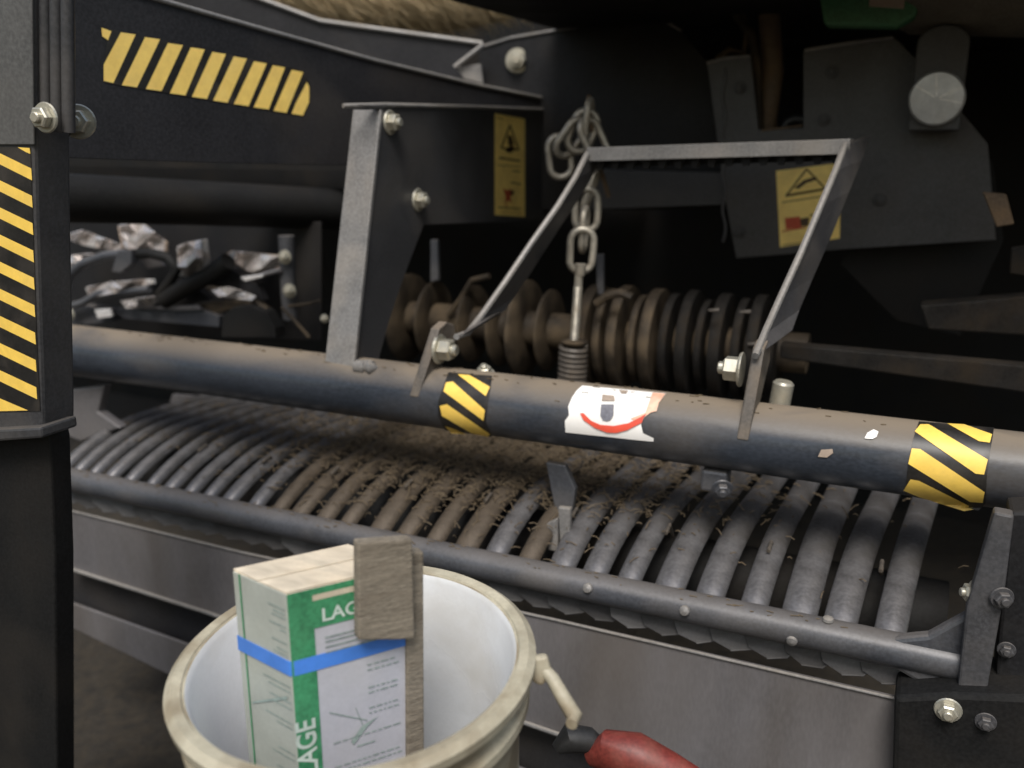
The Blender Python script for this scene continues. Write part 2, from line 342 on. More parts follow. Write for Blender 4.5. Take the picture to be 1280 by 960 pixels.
mk('plate_edge', *tube([onY(x, y, .618) for x, y in [(884, 79), (905, 73), (938, 70)]], .0035, 8), M['lit'], rp, smooth=True)
mk('plate_edge', *tube([onY(x, y, .618) for x, y in [(952, 163), (1003, 157)]], .002, 8), M['rust'], rp, smooth=True)
yplate('cross_rail', [(735, 212), (905, 216), (905, 256), (735, 262)], .66, 'paint2', .04)
ZR = lambda p: zz(p, 6.4, 920, 180)
lr = [(ZR([(320, 215), (840, 150), (830, 755), (352, 826)]), 0, 0)]
lr += [(ZR(p), 1, 1) for p in tri((405, 410), (565, 200), (715, 358), 14)]
lr += [(ZR(p), 1, 1) for p in (line(395, 416, 725, 358, 16), line(370, 468, 700, 418, 8), [(465, 350), (540, 290), (640, 260), (650, 285), (560, 315), (500, 360)], line(590, 572, 650, 560, 12), line(365, 810, 700, 765, 7), [(505, 600), (585, 585), (580, 655), (515, 660)])]
lr += [(ZR([(390, 592), (510, 580), (520, 670), (400, 682)]), 2, 2), (ZR(line(365, 700, 560, 665, 10)), 2, 2)]
patch('warning_label', lr, lambda x, y, l: onY(x, y, .619-l), rp, [M['amber'], M['ink'], M['redink']], cell=30)
# pivot pin with boss
pc = onY(1171, 123, .52); lug = G()
R_ = .0425
pts = []
for k in range(13): a = math.pi*k/12; pts.append(pc+V((math.cos(a)*R_*.92, .02, .085+math.sin(a)*R_*.7)))
pts += [pc+V((-R_*.92, .02, -.05)), pc+V((R_*.92, .02, -.05))]
lugo = mk('pin_lug', *slab(pts, (0, .09, 0)), M['paint2'], fr, bevel=.003)
pin = mk('pivot_pin', *rev([(R_*.3, 0), (R_*.93, .001), (R_, .004), (R_, .03)], pc, (0, 1, 0), 48), M['pin'], fr, smooth=True)
g = G()
for a in (0.45, 1.7, -.2, 2.6):
    d = V((math.cos(a), 0, math.sin(a))); e = V((-d.z, 0, d.x))
    q = [pc+d*.004+e*.0009, pc+d*R_*.9+e*.0006, pc+d*R_*.9-e*.0006, pc+d*.004-e*.0009]; g.add(slab([x+V((0, .0015, 0)) for x in q], (0, -.002, 0)))
g.mk('scored_line', M['shiny'], pin)
# hoses in the slot, green panel, drum
mk('hose', *tube([onY(x, y, .68) for x, y in [(958, -30), (962, 30), (966, 90), (958, 150), (960, 190)]], .020, 16), M['rust'], fr, smooth=True)
mk('hose', *tube([onY(x, y, .66) for x, y in [(918, -20), (922, 20), (940, 45), (946, 80), (948, 130), (950, 170)]], .009, 12), M['disc'], fr, smooth=True)
mk('hose', *tube([onY(x, y, .66) for x, y in [(896, 74), (912, 62), (930, 66), (934, 40), (926, 10), (930, -20)]], .006, 12), M['disc'], fr, smooth=True)
mk('hose', *tube([onY(x, y, .64) for x, y in [(978, 165), (984, 152), (994, 148), (1004, 150)]], .007, 10), M['rubber'], fr, smooth=True)
gp = yplate('green_panel', [(1015, -60), (1160, -60), (1145, 20), (1120, 34), (1030, 32)], .5, 'gpanel', .05, bevel=.006)
yplate('badge', [(1088, -20), (1132, -20), (1130, 11), (1086, 8)], .497, 'tan', .002, gp)
mk('hood', *rev([(.05, 0), (.20, .01), (.22, .05), (.22, .9), (.18, .94)], onY(1120, -75, .60)+V((0, 0, .075)), (1, .12, -.06), 48), M['brown'], fr, smooth=True)
# roof and deck added to block light and darken the inside, rear wall behind
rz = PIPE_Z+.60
g = G(); g.add(slab([(XW+.03, .16, rz), (3, .16, rz), (3, 1.7, rz), (XW+.03, 1.7, rz)], (0, 0, .03))); g.mk('shade_roof', M['black'], fr)
mk('shade_deck', *slab([(-3, .42, PIPE_Z+.315), (XW-.02, .42, PIPE_Z+.315), (XW-.02, 1.6, PIPE_Z+.315), (-3, 1.6, PIPE_Z+.315)], (0, 0, .02)), M['black'], fr)  # low deck added as a light block, hidden behind the beam
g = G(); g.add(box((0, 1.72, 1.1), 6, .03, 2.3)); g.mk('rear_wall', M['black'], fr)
# right side inner parts
yplate('inner_plate', [(1095, 215), (1240, 200), (1255, 300), (1200, 420), (1120, 400), (1050, 330)], .70, 'black', .03)
mk('tan_bracket', *slab([onY(a, b, .45) for a, b in [(1228, 240), (1258, 243), (1268, 280), (1246, 284)]], (0, .02, 0)), M['rust'], fr, bevel=.002)
mk('tan_bracket', *slab([onY(a, b, .46) for a, b in [(1264, 310), (1290, 306), (1290, 346), (1262, 342)]], (0, .02, 0)), M['drum'], fr, bevel=.002)
mk('inner_rail', *slab([onY(a, b, .44) for a, b in [(1150, 382), (1290, 370), (1290, 420), (1160, 412)]], (0, .05, 0)), M['drum'], fr, bevel=.003)
for (a, b) in ((925, 110), (1030, 150), (1100, 250), (925, 290), (1040, 90)): bolt(onY(a, b, .618), (0, -1, 0), .008, rp, m='paint2')
mk('weld_seam', *tube([onY(905+2*math.sin(i), 85+i*7.5, .6185) for i in range(30)], .0028, 8), M['arm'], rp, smooth=True)
mk('inner_ledge', *slab([onY(a, b, .30) for a, b in [(975, 430), (1300, 459), (1300, 494), (975, 448)]], (0, .03, 0)), M['drum'], fr, bevel=.003)
# folding step
YT = .30
tl, tr = onY(733, 194, YT), onY(1062, 184, YT)
z0 = (tl.z+tr.z)/2
g = G(); dx = (tr-tl)
g.add(slab([tl+V((0, 0, .012)), tr+V((0, 0, .012)), tr+V((0, 0, -.010)), tl+V((0, 0, -.010))], (0, .006, 0)))
g.add(slab([tl+V((0, 0.006, .0118)), tr+V((0, 0.006, .0118)), tr+V((0, 0.006, .006)), tl+V((0, 0.006, .006))], (0, .06, 0)))
step = g.mk('step', M['lit'], fr, bevel=.001)
g = G(); N = 15
g.add(slab([tl+dx*.02+V((0, .03, .004)), tl+dx*.985+V((0, .03, .004)), tl+dx*.985+V((0, .03, -.020)), tl+dx*.02+V((0, .03, -.020))], (0, .004, 0)))
for k in range(N):
    c = tl+dx*((k+.7)/(N+.4))+V((0, .012, -.010)); g.add(slab([c+V((-.010, 0, .004)), c+V((.010, 0, .004)), c+V((.004, 0, -.014)), c+V((-.004, 0, -.014))], (0, .010, 0)))
g.mk('grip_teeth', M['black'], step)
def arm(top, px, w0, w1, bx_=0):
    # plate whose near edge follows the photo's bright edge, standing square to the pipe axis
    n = len(px); L = []
    for i, (x, y) in enumerate(px):
        t = i/(n-1); L.append(onY(x, y, YT+(-.025-YT)*t))
    back = [p+V((bx_, (w0+(w1-w0)*(i/(n-1))), 0.012)) for i, p in enumerate(L)]
    vs = L+back; k = len(vs); vs = vs+[v+V((-.007, 0, 0)) for v in vs]; f = []
    for i in range(n-1):
        f.append((i, i+1, n+i+1, n+i)); f.append((k+i, k+n+i, k+n+i+1, k+i+1))
        f.append((i, k+i, k+i+1, i+1)); f.append((n+i, n+i+1, k+n+i+1, k+n+i))
    f.append((0, n, k+n, k)); f.append((n-1, k+n-1, k+2*n-1, 2*n-1))
    a = mk('step_arm', vs, f, M['arm'], step, bevel=.0012)
    e = tube([p+V((-.0035, -.002, 0)) for p in L], .0048, 8); mk('step_arm_edge', *e, M['lit'], step, smooth=True)  # pale bead along the arm, a lit edge put into colour
arm(tl, [(737, 192), (722, 222), (700, 258), (668, 303), (635, 352), (604, 396), (588, 416), (574, 421)], .09, .13)
arm(tr, [(1060, 180), (1048, 212), (1030, 255), (1005, 315), (980, 370), (960, 415), (948, 445)], .10, .12, .024)
# pivot lugs on the pipe
for (a, b, px, sg, hd) in (((512, 492), (534, 425), 545, 1, (548, 436)), ((921, 545), (938, 452), 940, -1, (928, 462))):
    lo = onpipe(a[0], a[1], 0); hi = onY(b[0], b[1], -.02)
    w = .030
    pts = [lo+V((0, -.002, -.004)), lo+V((0, .05, .012)), V((hi.x, .045, hi.z-.01)), V((hi.x, .038, hi.z+.014)), V((hi.x, .015, hi.z+.022)), V((hi.x, -.010, hi.z+.016)), V((hi.x, -.020, hi.z-.004))]
    vs, f = slab(pts, (.015, 0, 0)); lg = mk('pivot_lug', vs, f, M['lug'], fr, bevel=.002)
    c = onY(hd[0], hd[1], -.005); bolt(V((c.x, c.y, c.z)), (sg, 0, 0), .0165, lg, long=1.5)
bb = onY(606, 458, .03); bolt(bb+V((0, 0, -.012)), (0, -.3, 1), .011, fr)
bb = onY(975, 495, .045); mk('spacer_nut', *rev([(.010, 0), (.014, .002), (.014, .032), (.011, .035)], bb+V((0, 0, -.014)), (0.1, 0, 1), 20), M['zinc'], fr, smooth=True)
# clamp under the pipe
uc = onY(895, 598, -.01)
g = G(); g.add(box(uc, .035, .03, .03)); g.mk('under_clamp', M['bar'], fr, bevel=.004); bolt(uc+V((.012, -.016, -.006)), (.3, -1, -.3), .010, fr, m='bar')

# ================================================================== LEFT SIDE GUARD
GZ = .98
sg = thing('side_guard', 'tall dark guard post at far left with yellow hazard stripes', 'guard', dep(20, 900, GZ).xy.to_3d())
GX = dep(50, 300, GZ)
Yg = GX.y
post_f = [(-60, -60), (40, -60), (42, 130), (43, 180), (46, 300), (50, 420), (53, 516), (53, 545), (-60, 560)]
post = mk('guard_post', *slab([onY(a, b, Yg) for a, b in post_f], (0, .045, 0)), M['paint2'], sg, bevel=.004)
mk('guard_cover', *slab([onY(a, b, Yg-.0025) for a, b in [(-60, -60), (39, -60), (41, 130), (42, 181), (-60, 181)]], (0, .0025, 0)), M['cover'], sg, bevel=.001)
ps = [([(0, 191.5+34.05*k), (0, 204.5+34.05*k), (40+.8*k, 225.5+34.2*k), (39+.8*k, 210.5+34.2*k)]) for k in range(-1, 9)]
ps[0] = [(22, 184), (37, 185), (38, 192.5), (32, 190)]
ps = [[(x if x > 0 else -70, y if x > 0 else y-34) for x, y in p] if i else p for i, p in enumerate(ps)]
ps.append([(-60, 488), (0, 498), (35, 513), (0, 514), (-60, 512)])
patch('hazard_sticker', [([(-60, 183), (38, 184), (42, 300), (46, 420), (50, 514), (-60, 516)], 0, 0)]+[(p, 1, 1) for p in ps], lambda x, y, l: onY(x, y, Yg-.0008-l), post, [M['blackfilm'], M['yellow']], cell=30)
for x in (56, 70, 84):
    a, b = onY(x, -60, Yg+.012), onY(x+2, 138 if x < 60 else 165, Yg+.012); mk('channel_rib', *tube([a, b], .0065, 10), M['paint2'] if x != 68 else M['lit'], sg, smooth=True)
bolt(onY(58, 147, Yg-.004), (.1, -1, 0), .011, sg); bolt(onY(98, 152, Yg+.10), (.6, -.8, 0), .014, sg, long=1.4); bolt(onY(75, 158, Yg+.08), (1, -.3, 0), .010, sg, m='paint2')
lowp = [(-60, 556), (58, 536), (62, 552), (68, 700), (72, 1100), (-60, 1100)]
lp = mk('guard_plate', *slab([onY(a, b, Yg+.02) for a, b in lowp], (0, .03, 0)), M['black'], sg, bevel=.003)
mk('guard_ledge', *slab([onY(-60, 540, Yg-.012), onY(50, 534, Yg-.012), onY(52, 548, Yg-.012), onY(-60, 556, Yg-.012)], (0, .05, 0)), M['paint2'], sg, bevel=.003)

# ================================================================== PICKUP
pk = thing('pickup_unit', 'wide pickup header with rows of curved steel bands under the striped pipe', 'pickup header', (0, -.1, 0))
BY = -.12
bl, brr = onY(85, 601, BY), onY(1160, 815, BY)
BZ = onY(640, 713, BY).z
prof = [(0.01, 0), (.0205, .001), (.0205, 1), (.01, 1.001)]
xa, xb = onY(60, 595, BY).x, onY(1200, 826, BY).x
bar = mk('guard_bar', *rev([(r, h*(xb-xa)) for r, h in prof], (xa, BY, BZ), (1, 0, 0), 40), M['bar'], pk, smooth=True)
# curved bands
prf = []
for i in range(23):
    t = i/22; L = .52*t**1.5; u = min(1, L/.21)
    z = .072*math.sin(u*math.pi/2)**.66 - max(0, L-.24)*.02
    prf.append((BY+.004+L, BZ-.016+z))
def band(w, m, lbl=None):
    n = len(prf); vs = []; fs = []
    cs = [(-w/2, -.006), (-w*.46, -.0005), (-w*.27, .0045), (0, .0068), (w*.27, .0045), (w*.46, -.0005), (w/2, -.006), (w*.45, -.0055), (-w*.45, -.0055)]
    for i, (y, z) in enumerate(prf):
        a = prf[max(i-1, 0)]; b = prf[min(i+1, n-1)]; d = V((0, b[0]-a[0], b[1]-a[1])).normalized(); no = V((0, -d.z, d.y))
        for cx, cz in cs: vs.append(V((cx, y, z))+no*cz)
    K = len(cs)
    for i in range(n-1):
        for k in range(K): fs.append((i*K+k, i*K+(k+1) % K, (i+1)*K+(k+1) % K, (i+1)*K+k))
    fs += [tuple(range(K)), tuple(range((n-1)*K, n*K))]
    return vs, fs
first = {}
x = xb-.075; i = 0
while x > xa-.03:
    mid = -.40+random.uniform(-.08, .08) < x < .08+random.uniform(-.1, .1)
    key = ('d' if mid else 's', i % 3)
    if key not in first:
        o = mk('curved_band', *band(.027+.003*(i % 3), M), M['dstrip'] if mid else M['strip'], pk, smooth=True)
        c0 = WO[o.name].copy(); first[key] = (o, c0); o.location.x = x-WO[pk.name].x
    else:
        s, c0 = first[key]; o = s.copy(); COL.objects.link(o); o.parent = pk; o.location = s.location.copy(); o.location.x = x-WO[pk.name].x
    ff_ = min(1, max(0, (x-xa)/(xb-xa))); o.scale.x = .76+.64*ff_
    o.location.x += .014; o.rotation_euler = (random.uniform(-.012, .012), 0, -.061+random.uniform(-.025, .025))
    x -= .040+.0175*ff_+random.uniform(-.002, .002); i += 1
# dark reel with tines under the bands
mk('reel_drum', *rev([(.02, 0), (.06, .001), (.06, xb-xa-.02), (.02, xb-xa-.019)], (xa+.01, BY+.19, BZ-.055), (1, 0, 0), 32), M['black'], pk, smooth=True)
tine = None
x = xb-.06-.0345; k = 0
while x > xa:
    a = .9+1.4*((k*37) % 10)/10
    if tine is None:
        c = V((x, BY+.19, BZ-.035)); tine = mk('tine', *tube([c+V((0, -.08*math.cos(.9), .08*math.sin(.9))), c+V((0, -.115*math.cos(.9), .115*math.sin(.9))), c+V((0, -.125*math.cos(.75), .125*math.sin(.75)))], .0028, 8), M['spring'], pk, smooth=True); tx = x
    else:
        o = tine.copy(); COL.objects.link(o); o.parent = pk; o.location = tine.location+V((x-tx, 0, 0)); 
    x -= .139; k += 1
# row of overlapping scraper blades beneath the bar
blade = None; x = xb-.075; k = 0
while x > xa:
    if blade is None:
        q = [V((-.034, -.01, .006)), V((.026, .0, .004)), V((.031, -.002, -.012)), V((.020, -.010, -.024)), V((-.004, -.014, -.027)), V((-.027, -.014, -.016))]
        g = G(); g.add(slab([V((x, BY+.015, BZ-.022))+v for v in q], (0, .003, 0)))
        e = tube([V((x, BY+.0155, BZ-.022))+v for v in q[2:5]], .0012, 6); blade = g.mk('scraper_blade', M['paint2'], pk, bevel=.001); ed = mk('blade_edge', *e, M['arm'], blade, smooth=True); bx = x
    else:
        o = blade.copy(); COL.objects.link(o); o.parent = pk; o.location = blade.location+V((x-bx, 0, 0)); o.rotation_euler = (random.uniform(-.15, .15), random.uniform(-.15, .15), random.uniform(-.1, .1))
        e2 = ed.copy(); COL.objects.link(e2); e2.parent = o
    x -= .045; k += 1
for (a, b) in ((735, 735), (990, 800), (856, 763), (1035, 776)):
    p = onC(a, b, BY, BZ, .0205); mk('weld_spot', *rev([(.001, 0), (.007, .001), (.006, .004), (.001, .006)], p, (p-V((p.x, BY, BZ))), 10), M['lit'], bar, smooth=True)
# front sheet and lower sheet
SY = -.128
sh = mk('front_sheet', *slab([onY(a, b, SY) for a, b in [(82, 637), (300, 690), (690, 774), (1120, 872), (1120, 1120), (900, 990), (260, 767), (84, 709)]], (0, .006, 0)), M['sheet'], pk, bevel=.0015)
mk('sheet_lip', *tube([onY(a, b, SY-.004) for a, b in [(82, 709), (260, 766), (900, 988)]], .0035, 8), M['lit'], sh, smooth=True)
mk('sheet_lip', *tube([onY(a, b, SY-.001) for a, b in [(82, 637), (300, 690), (690, 774), (1118, 873)]], .002, 8), M['lit'], sh, smooth=True)
mk('recess_panel', *slab([onY(a, b, SY+.03) for a, b in [(82, 700), (900, 980), (900, 1100), (84, 775)]], (0, .006, 0)), M['paint'], pk)
mk('lower_sheet', *slab([onY(a, b, SY+.01) for a, b in [(84, 752), (420, 872), (700, 980), (700, 1080), (84, 782)]], (0, .006, 0)), M['sheet'], pk, bevel=.0015)
# upright tine bracket in the middle of the bands
YQ = .0
g = G(); g.add(slab([onY(a, b, YQ) for a, b in [(682, 578), (706, 582), (719, 612), (715, 640), (694, 640)]], (0, .012, 0)))
br = g.mk('hold_down_bracket', M['bar'], pk, bevel=.002)
g = G(); g.add(slab([onY(a, b, YQ-.04) for a, b in [(697, 634), (713, 636), (711, 682), (700, 680)]], (0, .010, 0))); g.add(slab([onY(a, b, YQ-.04) for a, b in [(683, 655), (697, 648), (697, 690), (685, 688)]], (0, .010, 0)))
g.mk('hold_down_clip', M['lit'], br, bevel=.002)
# right end plate and gusset
ep = mk('end_plate', *slab([onY(a, b, BY-.03) for a, b in [(1243, 640), (1268, 645), (1256, 740), (1236, 852), (1224, 960), (1222, 1100), (1190, 1100), (1196, 870), (1208, 760)]], (0, .02, 0)), M['arm'], pk, bevel=.003)
mk('end_gusset', *slab([onY(a, b, BY-.012) for a, b in [(1060, 798), (1110, 800), (1160, 795), (1215, 765), (1208, 900), (1175, 870), (1120, 838), (1060, 826)]], (0, .018, 0)), M['bar'], pk, bevel=.005)
sb = mk('end_box', *slab([onY(a, b, BY-.05) for a, b in [(1118, 872), (1190, 868), (1290, 872), (1290, 1120), (1112, 1120)]], (0, .09, 0)), M['black'], pk, bevel=.006)  # box and end cover kept dark to carry the shade at this end
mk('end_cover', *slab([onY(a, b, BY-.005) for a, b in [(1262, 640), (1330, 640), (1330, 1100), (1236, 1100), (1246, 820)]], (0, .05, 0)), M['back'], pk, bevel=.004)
bolt(onY(1218, 741, BY-.01), (-1, -.3, 0), .010, ep); bolt(onY(1252, 747, BY-.03), (.3, -1, 0), .009, ep, m='arm'); bolt(onY(1185, 887, BY-.05), (0, -1, 0), .0105, sb); bolt(onY(1232, 902, BY-.05), (0, -1, 0), .008, sb, m='arm'); bolt(onY(1258, 812, BY-.006), (0, -1, 0), .007, ep, m='arm')
lb = mk('left_gusset', *slab([onY(a, b, .0) for a, b in [(84, 488), (130, 482), (122, 515), (150, 535), (100, 552), (84, 545)]], (0, .02, 0)), M['sheet'], pk, bevel=.003)
for q in ([(215, 493), (262, 497), (255, 508), (212, 503)], [(270, 500), (300, 502), (298, 513), (262, 510)], [(305, 504), (345, 508), (348, 520), (300, 516)], [(358, 514), (378, 516), (378, 524), (356, 524)]):
    mk('cleaner_tab', *slab([onY(a, b, .30) for a, b in q], (0, .01, 0)), M['sheet'], pk, bevel=.001)

# ================================================================== LIFT CHAIN
def CH(py): return .40-.11*min(1, max(0, (py-215)/110))
ch = thing('lift_chain', 'galvanised chain hanging beside the step with threaded rod and coil spring', 'chain', onY(718, 475, CH(475)))
def oval(c, d, side, L, Wd, r):
    d = V(d).normalized(); side = V(side); side = (side-d*side.dot(d)).normalized(); pts = []
    for k in range(20):
        a = 2*math.pi*k/20; x, y = math.cos(a), math.sin(a)
        pts.append(V(c)+side*x*Wd/2+d*(y*Wd/2+(L/2-Wd/2)*(1 if y > 0 else -1 if y < 0 else 0)))
    return tube(pts, r, 10, True)
rr = right; ff = fwd_h
links = [((733, 262), (0, 1), 0), ((730, 287), (.05, 1), 1), ((727, 313), (.05, 1), 0), ((738, 238), (.35, 1), 1),
         ((700, 196), (-.1, 1), 0), ((714, 172), (.75, 1), 2), ((728, 164), (.4, 1), 0), ((742, 174), (-.5, 1), 2), ((735, 152), (.1, 1), 1)]
for (px, d, s) in links:
    c = onY(px[0], px[1], CH(px[1])-.008*(s == 2)); dd = rr*d[0]+V((0, 0, 1))*d[1]
    side = {0: rr, 1: ff+rr*.25, 2: rr+ff*.6}[s]
    mk('link', *oval(c, dd, side, .072, .040, .0062), M['chain'], ch, smooth=True)
mk('hanger_hook', *tube([onY(736, 120, .42), onY(737, 145, .40), onY(740, 165, .40)], .004, 8), M['rust'], ch, smooth=True)
mk('tie_wire', *tube([onY(748, 205, .40), onY(755, 226, .40), onY(761, 247, .40)], .0045, 8), M['rust'], ch, smooth=True)
mk('eye_nut', *tube([onY(726, 330, CH(400)), onY(725, 344, CH(400))], [.010, .008], 12), M['chain'], ch, smooth=True)
p0, p1 = onY(724, 340, CH(400)), onY(718, 424, CH(400))
pts = [p0.lerp(p1, k/50) for k in range(51)]
mk('threaded_rod', *tube(pts, [.0070 if (k % 2 or k < 12) else .0082 for k in range(51)], 12), M['chain'], ch, smooth=False)
mk('spring_cap', *rev([(.010, 0), (.022, .001), (.024, .005), (.012, .009)], onY(718, 430, CH(400)), (0, 0, 1), 24), M['disc'], ch, smooth=True)
s0, s1 = onY(717, 431, CH(400)), onY(714, 500, CH(400)); turns = 11; pts = []
for k in range(turns*16):
    t = k/(turns*16-1); a = 2*math.pi*k/16; pts.append(s0.lerp(s1, t)+V((math.cos(a)*.022, math.sin(a)*.022, 0)))
mk('coil_spring', *tube(pts, .0042, 8), M['spring'], ch, smooth=True, label='dull dark coil spring')

# ================================================================== FEED ROTOR
RY = .46
rc = onY(765, 420, RY); RZ = rc.z
ro = thing('feed_rotor', 'dirty feed rotor with wide tan discs seen behind the chain', 'rotor', (rc.x, RY, RZ))
xs, xe = onY(440, 400, RY).x, onY(1010, 440, RY).x
mk('rotor_shaft', *rev([(.02, 0), (.035, .001), (.035, xe-xs), (.02, xe-xs+.001)], (xs, RY, RZ), (1, 0, 0), 32), M['disc'], ro, smooth=True)
for px, R, w in ((508, .092, .016), (540, .080, .012), (590, .078, .010), (626, .080, .010), (652, .096, .018), (684, .080, .012)):
    x0 = onY(px, 415, RY).x
    mk('rotor_disc', *rev([(R*.5, 0), (R*.90, .0), (R, w*.35), (R, w*.65), (R*.90, w), (R*.5, w)], (x0, RY, RZ), (1, 0, 0), 48), M['disc'], ro, smooth=True)
x0 = onY(738, 418, RY).x; x1 = onY(975, 440, RY).x; k = 0
while x0 < x1:
    R = (.096, .090, .098, .082)[k % 4]; w = (.020, .014, .018, .012)[k % 4]
    mk('rotor_disc', *rev([(R*.5, 0), (R*.985, .0), (R, w*.12), (R, w*.88), (R*.985, w), (R*.5, w)], (x0, RY, RZ), (1, 0, 0), 48), M['disc'] if k < 5 else M['drum'], ro, smooth=True)  # later discs take a darker material, fading into shade by colour
    x0 += w+.012+.003*(k % 3); k += 1
for a, b in ((886, 388), (925, 390), (935, 430)):
    p = onY(a, b, RY-.10); mk('rotor_tooth', *tube([p, p+V((.018, 0, .002))], [.002, .0035], 8), M['spring'], ro, smooth=True)
# brackets over the rotor
for pts in ([(538, 300), (546, 300), (548, 350), (538, 352)], [(745, 318), (754, 318), (754, 368), (746, 368)]): mk('rotor_stay', *slab([onY(a, b, .44) for a, b in pts], (0, .01, 0)), M['bar'], ro, bevel=.001)
mk('rotor_guide', *tube([onY(x, y, .42) for x, y in [(560, 395), (575, 375), (590, 350), (612, 345)]], .006, 8), M['disc'], ro, smooth=True)
mk('rotor_guide', *tube([onY(x, y, .355) for x, y in [(745, 380), (758, 370), (775, 366), (790, 372)]], .008, 8), M['disc'], ro, smooth=True)

# ================================================================== TYING MECHANISM behind the pipe, left
KY = .28
kt = thing('tying_mechanism', 'cluster of bent shiny plates and arms above the pipe beside the striped post', 'mechanism', onY(230, 420, KY))
ZK = lambda p: zz(p, 3.459, 60, 260)
def kp(name, pts, y, m, t=.006): return mk(name, *slab([onY(a, b, y) for a, b in ZK(pts)], (0, t, 0)), M[m], kt, bevel=.0012)
kp('top_plate', [(45, 132), (140, 108), (190, 112), (225, 140), (320, 160), (320, 178), (150, 150)], KY, 'tan')
kp('bent_plate', [(300, 80), (350, 72), (410, 68), (440, 95), (512, 150), (512, 195), (320, 178)], KY+.02, 'tan')
kp('bent_plate', [(345, 90), (385, 78), (380, 175), (350, 170)], KY+.012, 'bar')
kp('bright_block', [(555, 175), (600, 150), (660, 138), (668, 200), (560, 205)], KY-.02, 'shiny', .02)
kp('bright_block', [(590, 210), (670, 200), (672, 260), (600, 300), (555, 290), (560, 255)], KY-.01, 'shiny', .02)
kp('side_cover', [(750, 215), (790, 185), (1005, 205), (1010, 265), (930, 290), (870, 280), (820, 250)], KY+.03, 'tan')
kp('rail', [(270, 435), (640, 430), (740, 468), (738, 515), (560, 500), (330, 478), (280, 455)], KY-.02, 'bar', .02)
kp('rail_edge', [(380, 432), (640, 422), (660, 440), (560, 442)], KY-.03, 'sheet', .01)
kp('carrier_plate', [(650, 415), (760, 400), (900, 410), (950, 445), (780, 440), (700, 465)], KY-.01, 'disc', .02)
kp('wear_plate', [(160, 345), (285, 320), (290, 365), (180, 390)], KY-.03, 'shiny', .012)
kp('wear_plate', [(300, 320), (400, 310), (445, 310), (450, 330), (340, 358), (305, 362)], KY-.03, 'shiny', .012)
kp('wear_plate', [(320, 408), (370, 392), (462, 385), (455, 415), (350, 432)], KY-.03, 'shiny', .012)
kp('small_plate', [(90, 205), (200, 205), (280, 195), (180, 235), (60, 275)], KY+.01, 'sheet', .008)
kp('clevis', [(300, 185), (360, 180), (360, 240), (310, 280), (275, 275)], KY-.05, 'bar', .02)
kp('base_block', [(60, 430), (150, 420), (270, 440), (275, 490), (190, 500), (60, 520)], KY-.03, 'bar', .03)
kp('dark_wheel_cover', [(755, 470), (800, 430), (870, 420), (940, 450), (980, 520), (985, 560), (750, 560)], KY-.06, 'black', .03)
kp('dark_backing', [(40, 60), (1180, 60), (1180, 570), (40, 570)], KY+.10, 'back')  # dark sheet added behind the parts for contrast, standing in for shade
kp('bright_block', [(60, 225), (130, 205), (150, 240), (85, 275)], KY-.01, 'shiny', .01)
kp('small_plate', [(395, 215), (470, 218), (500, 250), (430, 262)], KY, 'sheet', .01)
kp('wear_plate', [(200, 440), (262, 436), (272, 470), (215, 480)], KY-.05, 'shiny', .008)
kp('bright_block', [(835, 300), (880, 292), (930, 288), (925, 300), (850, 318)], KY-.03, 'shiny', .01)
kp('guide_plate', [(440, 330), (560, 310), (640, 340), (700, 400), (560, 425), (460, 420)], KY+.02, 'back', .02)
kp('guide_plate', [(700, 240), (800, 270), (900, 330), (930, 400), (800, 390), (700, 330)], KY+.01, 'paint', .02)
M['foil'] = mat('glint_sheet_metal', (.62, .58, .56), .24, .6, .35, (.4, .3, .22), 25, var=.2)  # bright metal of the sheets added for glints
rf = random.Random(9)
def crumple(pts, y, amp=.014):  # uneven bright sheets added over the plates to give glints
    o = patch('glint_sheet', [(ZK(pts), 0, 0)], lambda a, b, l: onY(a, b, y+rf.uniform(-amp, amp)*.25+amp*math.sin(a*.13+b*.17)), kt, [M['foil']], cell=11)
    for p in o.data.polygons: p.use_smooth = False
    m_ = o.modifiers.new('solid', 'SOLIDIFY'); m_.thickness = .002
crumple([(50, 125), (150, 98), (215, 120), (320, 160), (300, 190), (150, 160)], KY-.02)
crumple([(305, 78), (350, 70), (412, 68), (500, 140), (500, 185), (330, 172)], KY-.015)
crumple([(560, 170), (600, 148), (662, 140), (672, 255), (600, 298), (560, 250)], KY-.045, .02)
crumple([(770, 205), (800, 186), (1000, 208), (1000, 255), (920, 285), (860, 270)], KY)
crumple([(170, 340), (285, 318), (420, 306), (450, 330), (300, 366), (180, 392)], KY-.05)
crumple([(310, 400), (462, 383), (455, 420), (340, 436)], KY-.05)
crumple([(70, 250), (110, 200), (200, 200), (180, 250), (100, 300)], KY-.02)
crumple([(700, 350), (780, 340), (900, 380), (880, 400), (740, 385)], KY-.05, .008)
def kt_(name, pts, r, y, m): return mk(name, *tube([onY(a, b, y) for a, b in ZK(pts)], r, 10), M[m], kt, smooth=True)
kt_('curved_arm', [(80, 430), (70, 360), (90, 290), (150, 240), (250, 205), (340, 195)], .010, KY-.04, 'bar')
kt_('curved_arm', [(80, 430), (150, 410), (220, 370), (330, 360), (440, 350)], .008, KY-.05, 'bar')
kt_('curved_arm', [(370, 200), (440, 195), (520, 215), (560, 260), (520, 330), (480, 380)], .011, KY-.03, 'black')
kt_('curved_arm', [(500, 400), (600, 340), (700, 290), (780, 230)], .018, KY-.03, 'black')
kt_('curved_arm', [(690, 345), (780, 355), (870, 390), (950, 440)], .005, KY-.04, 'disc')
kt_('rod', [(840, 305), (900, 298), (960, 280), (1010, 268)], .005, KY-.02, 'sheet')
kt_('upright_post', [(1030, 120), (1035, 220), (1040, 360), (1050, 480)], .016, KY, 'bar')
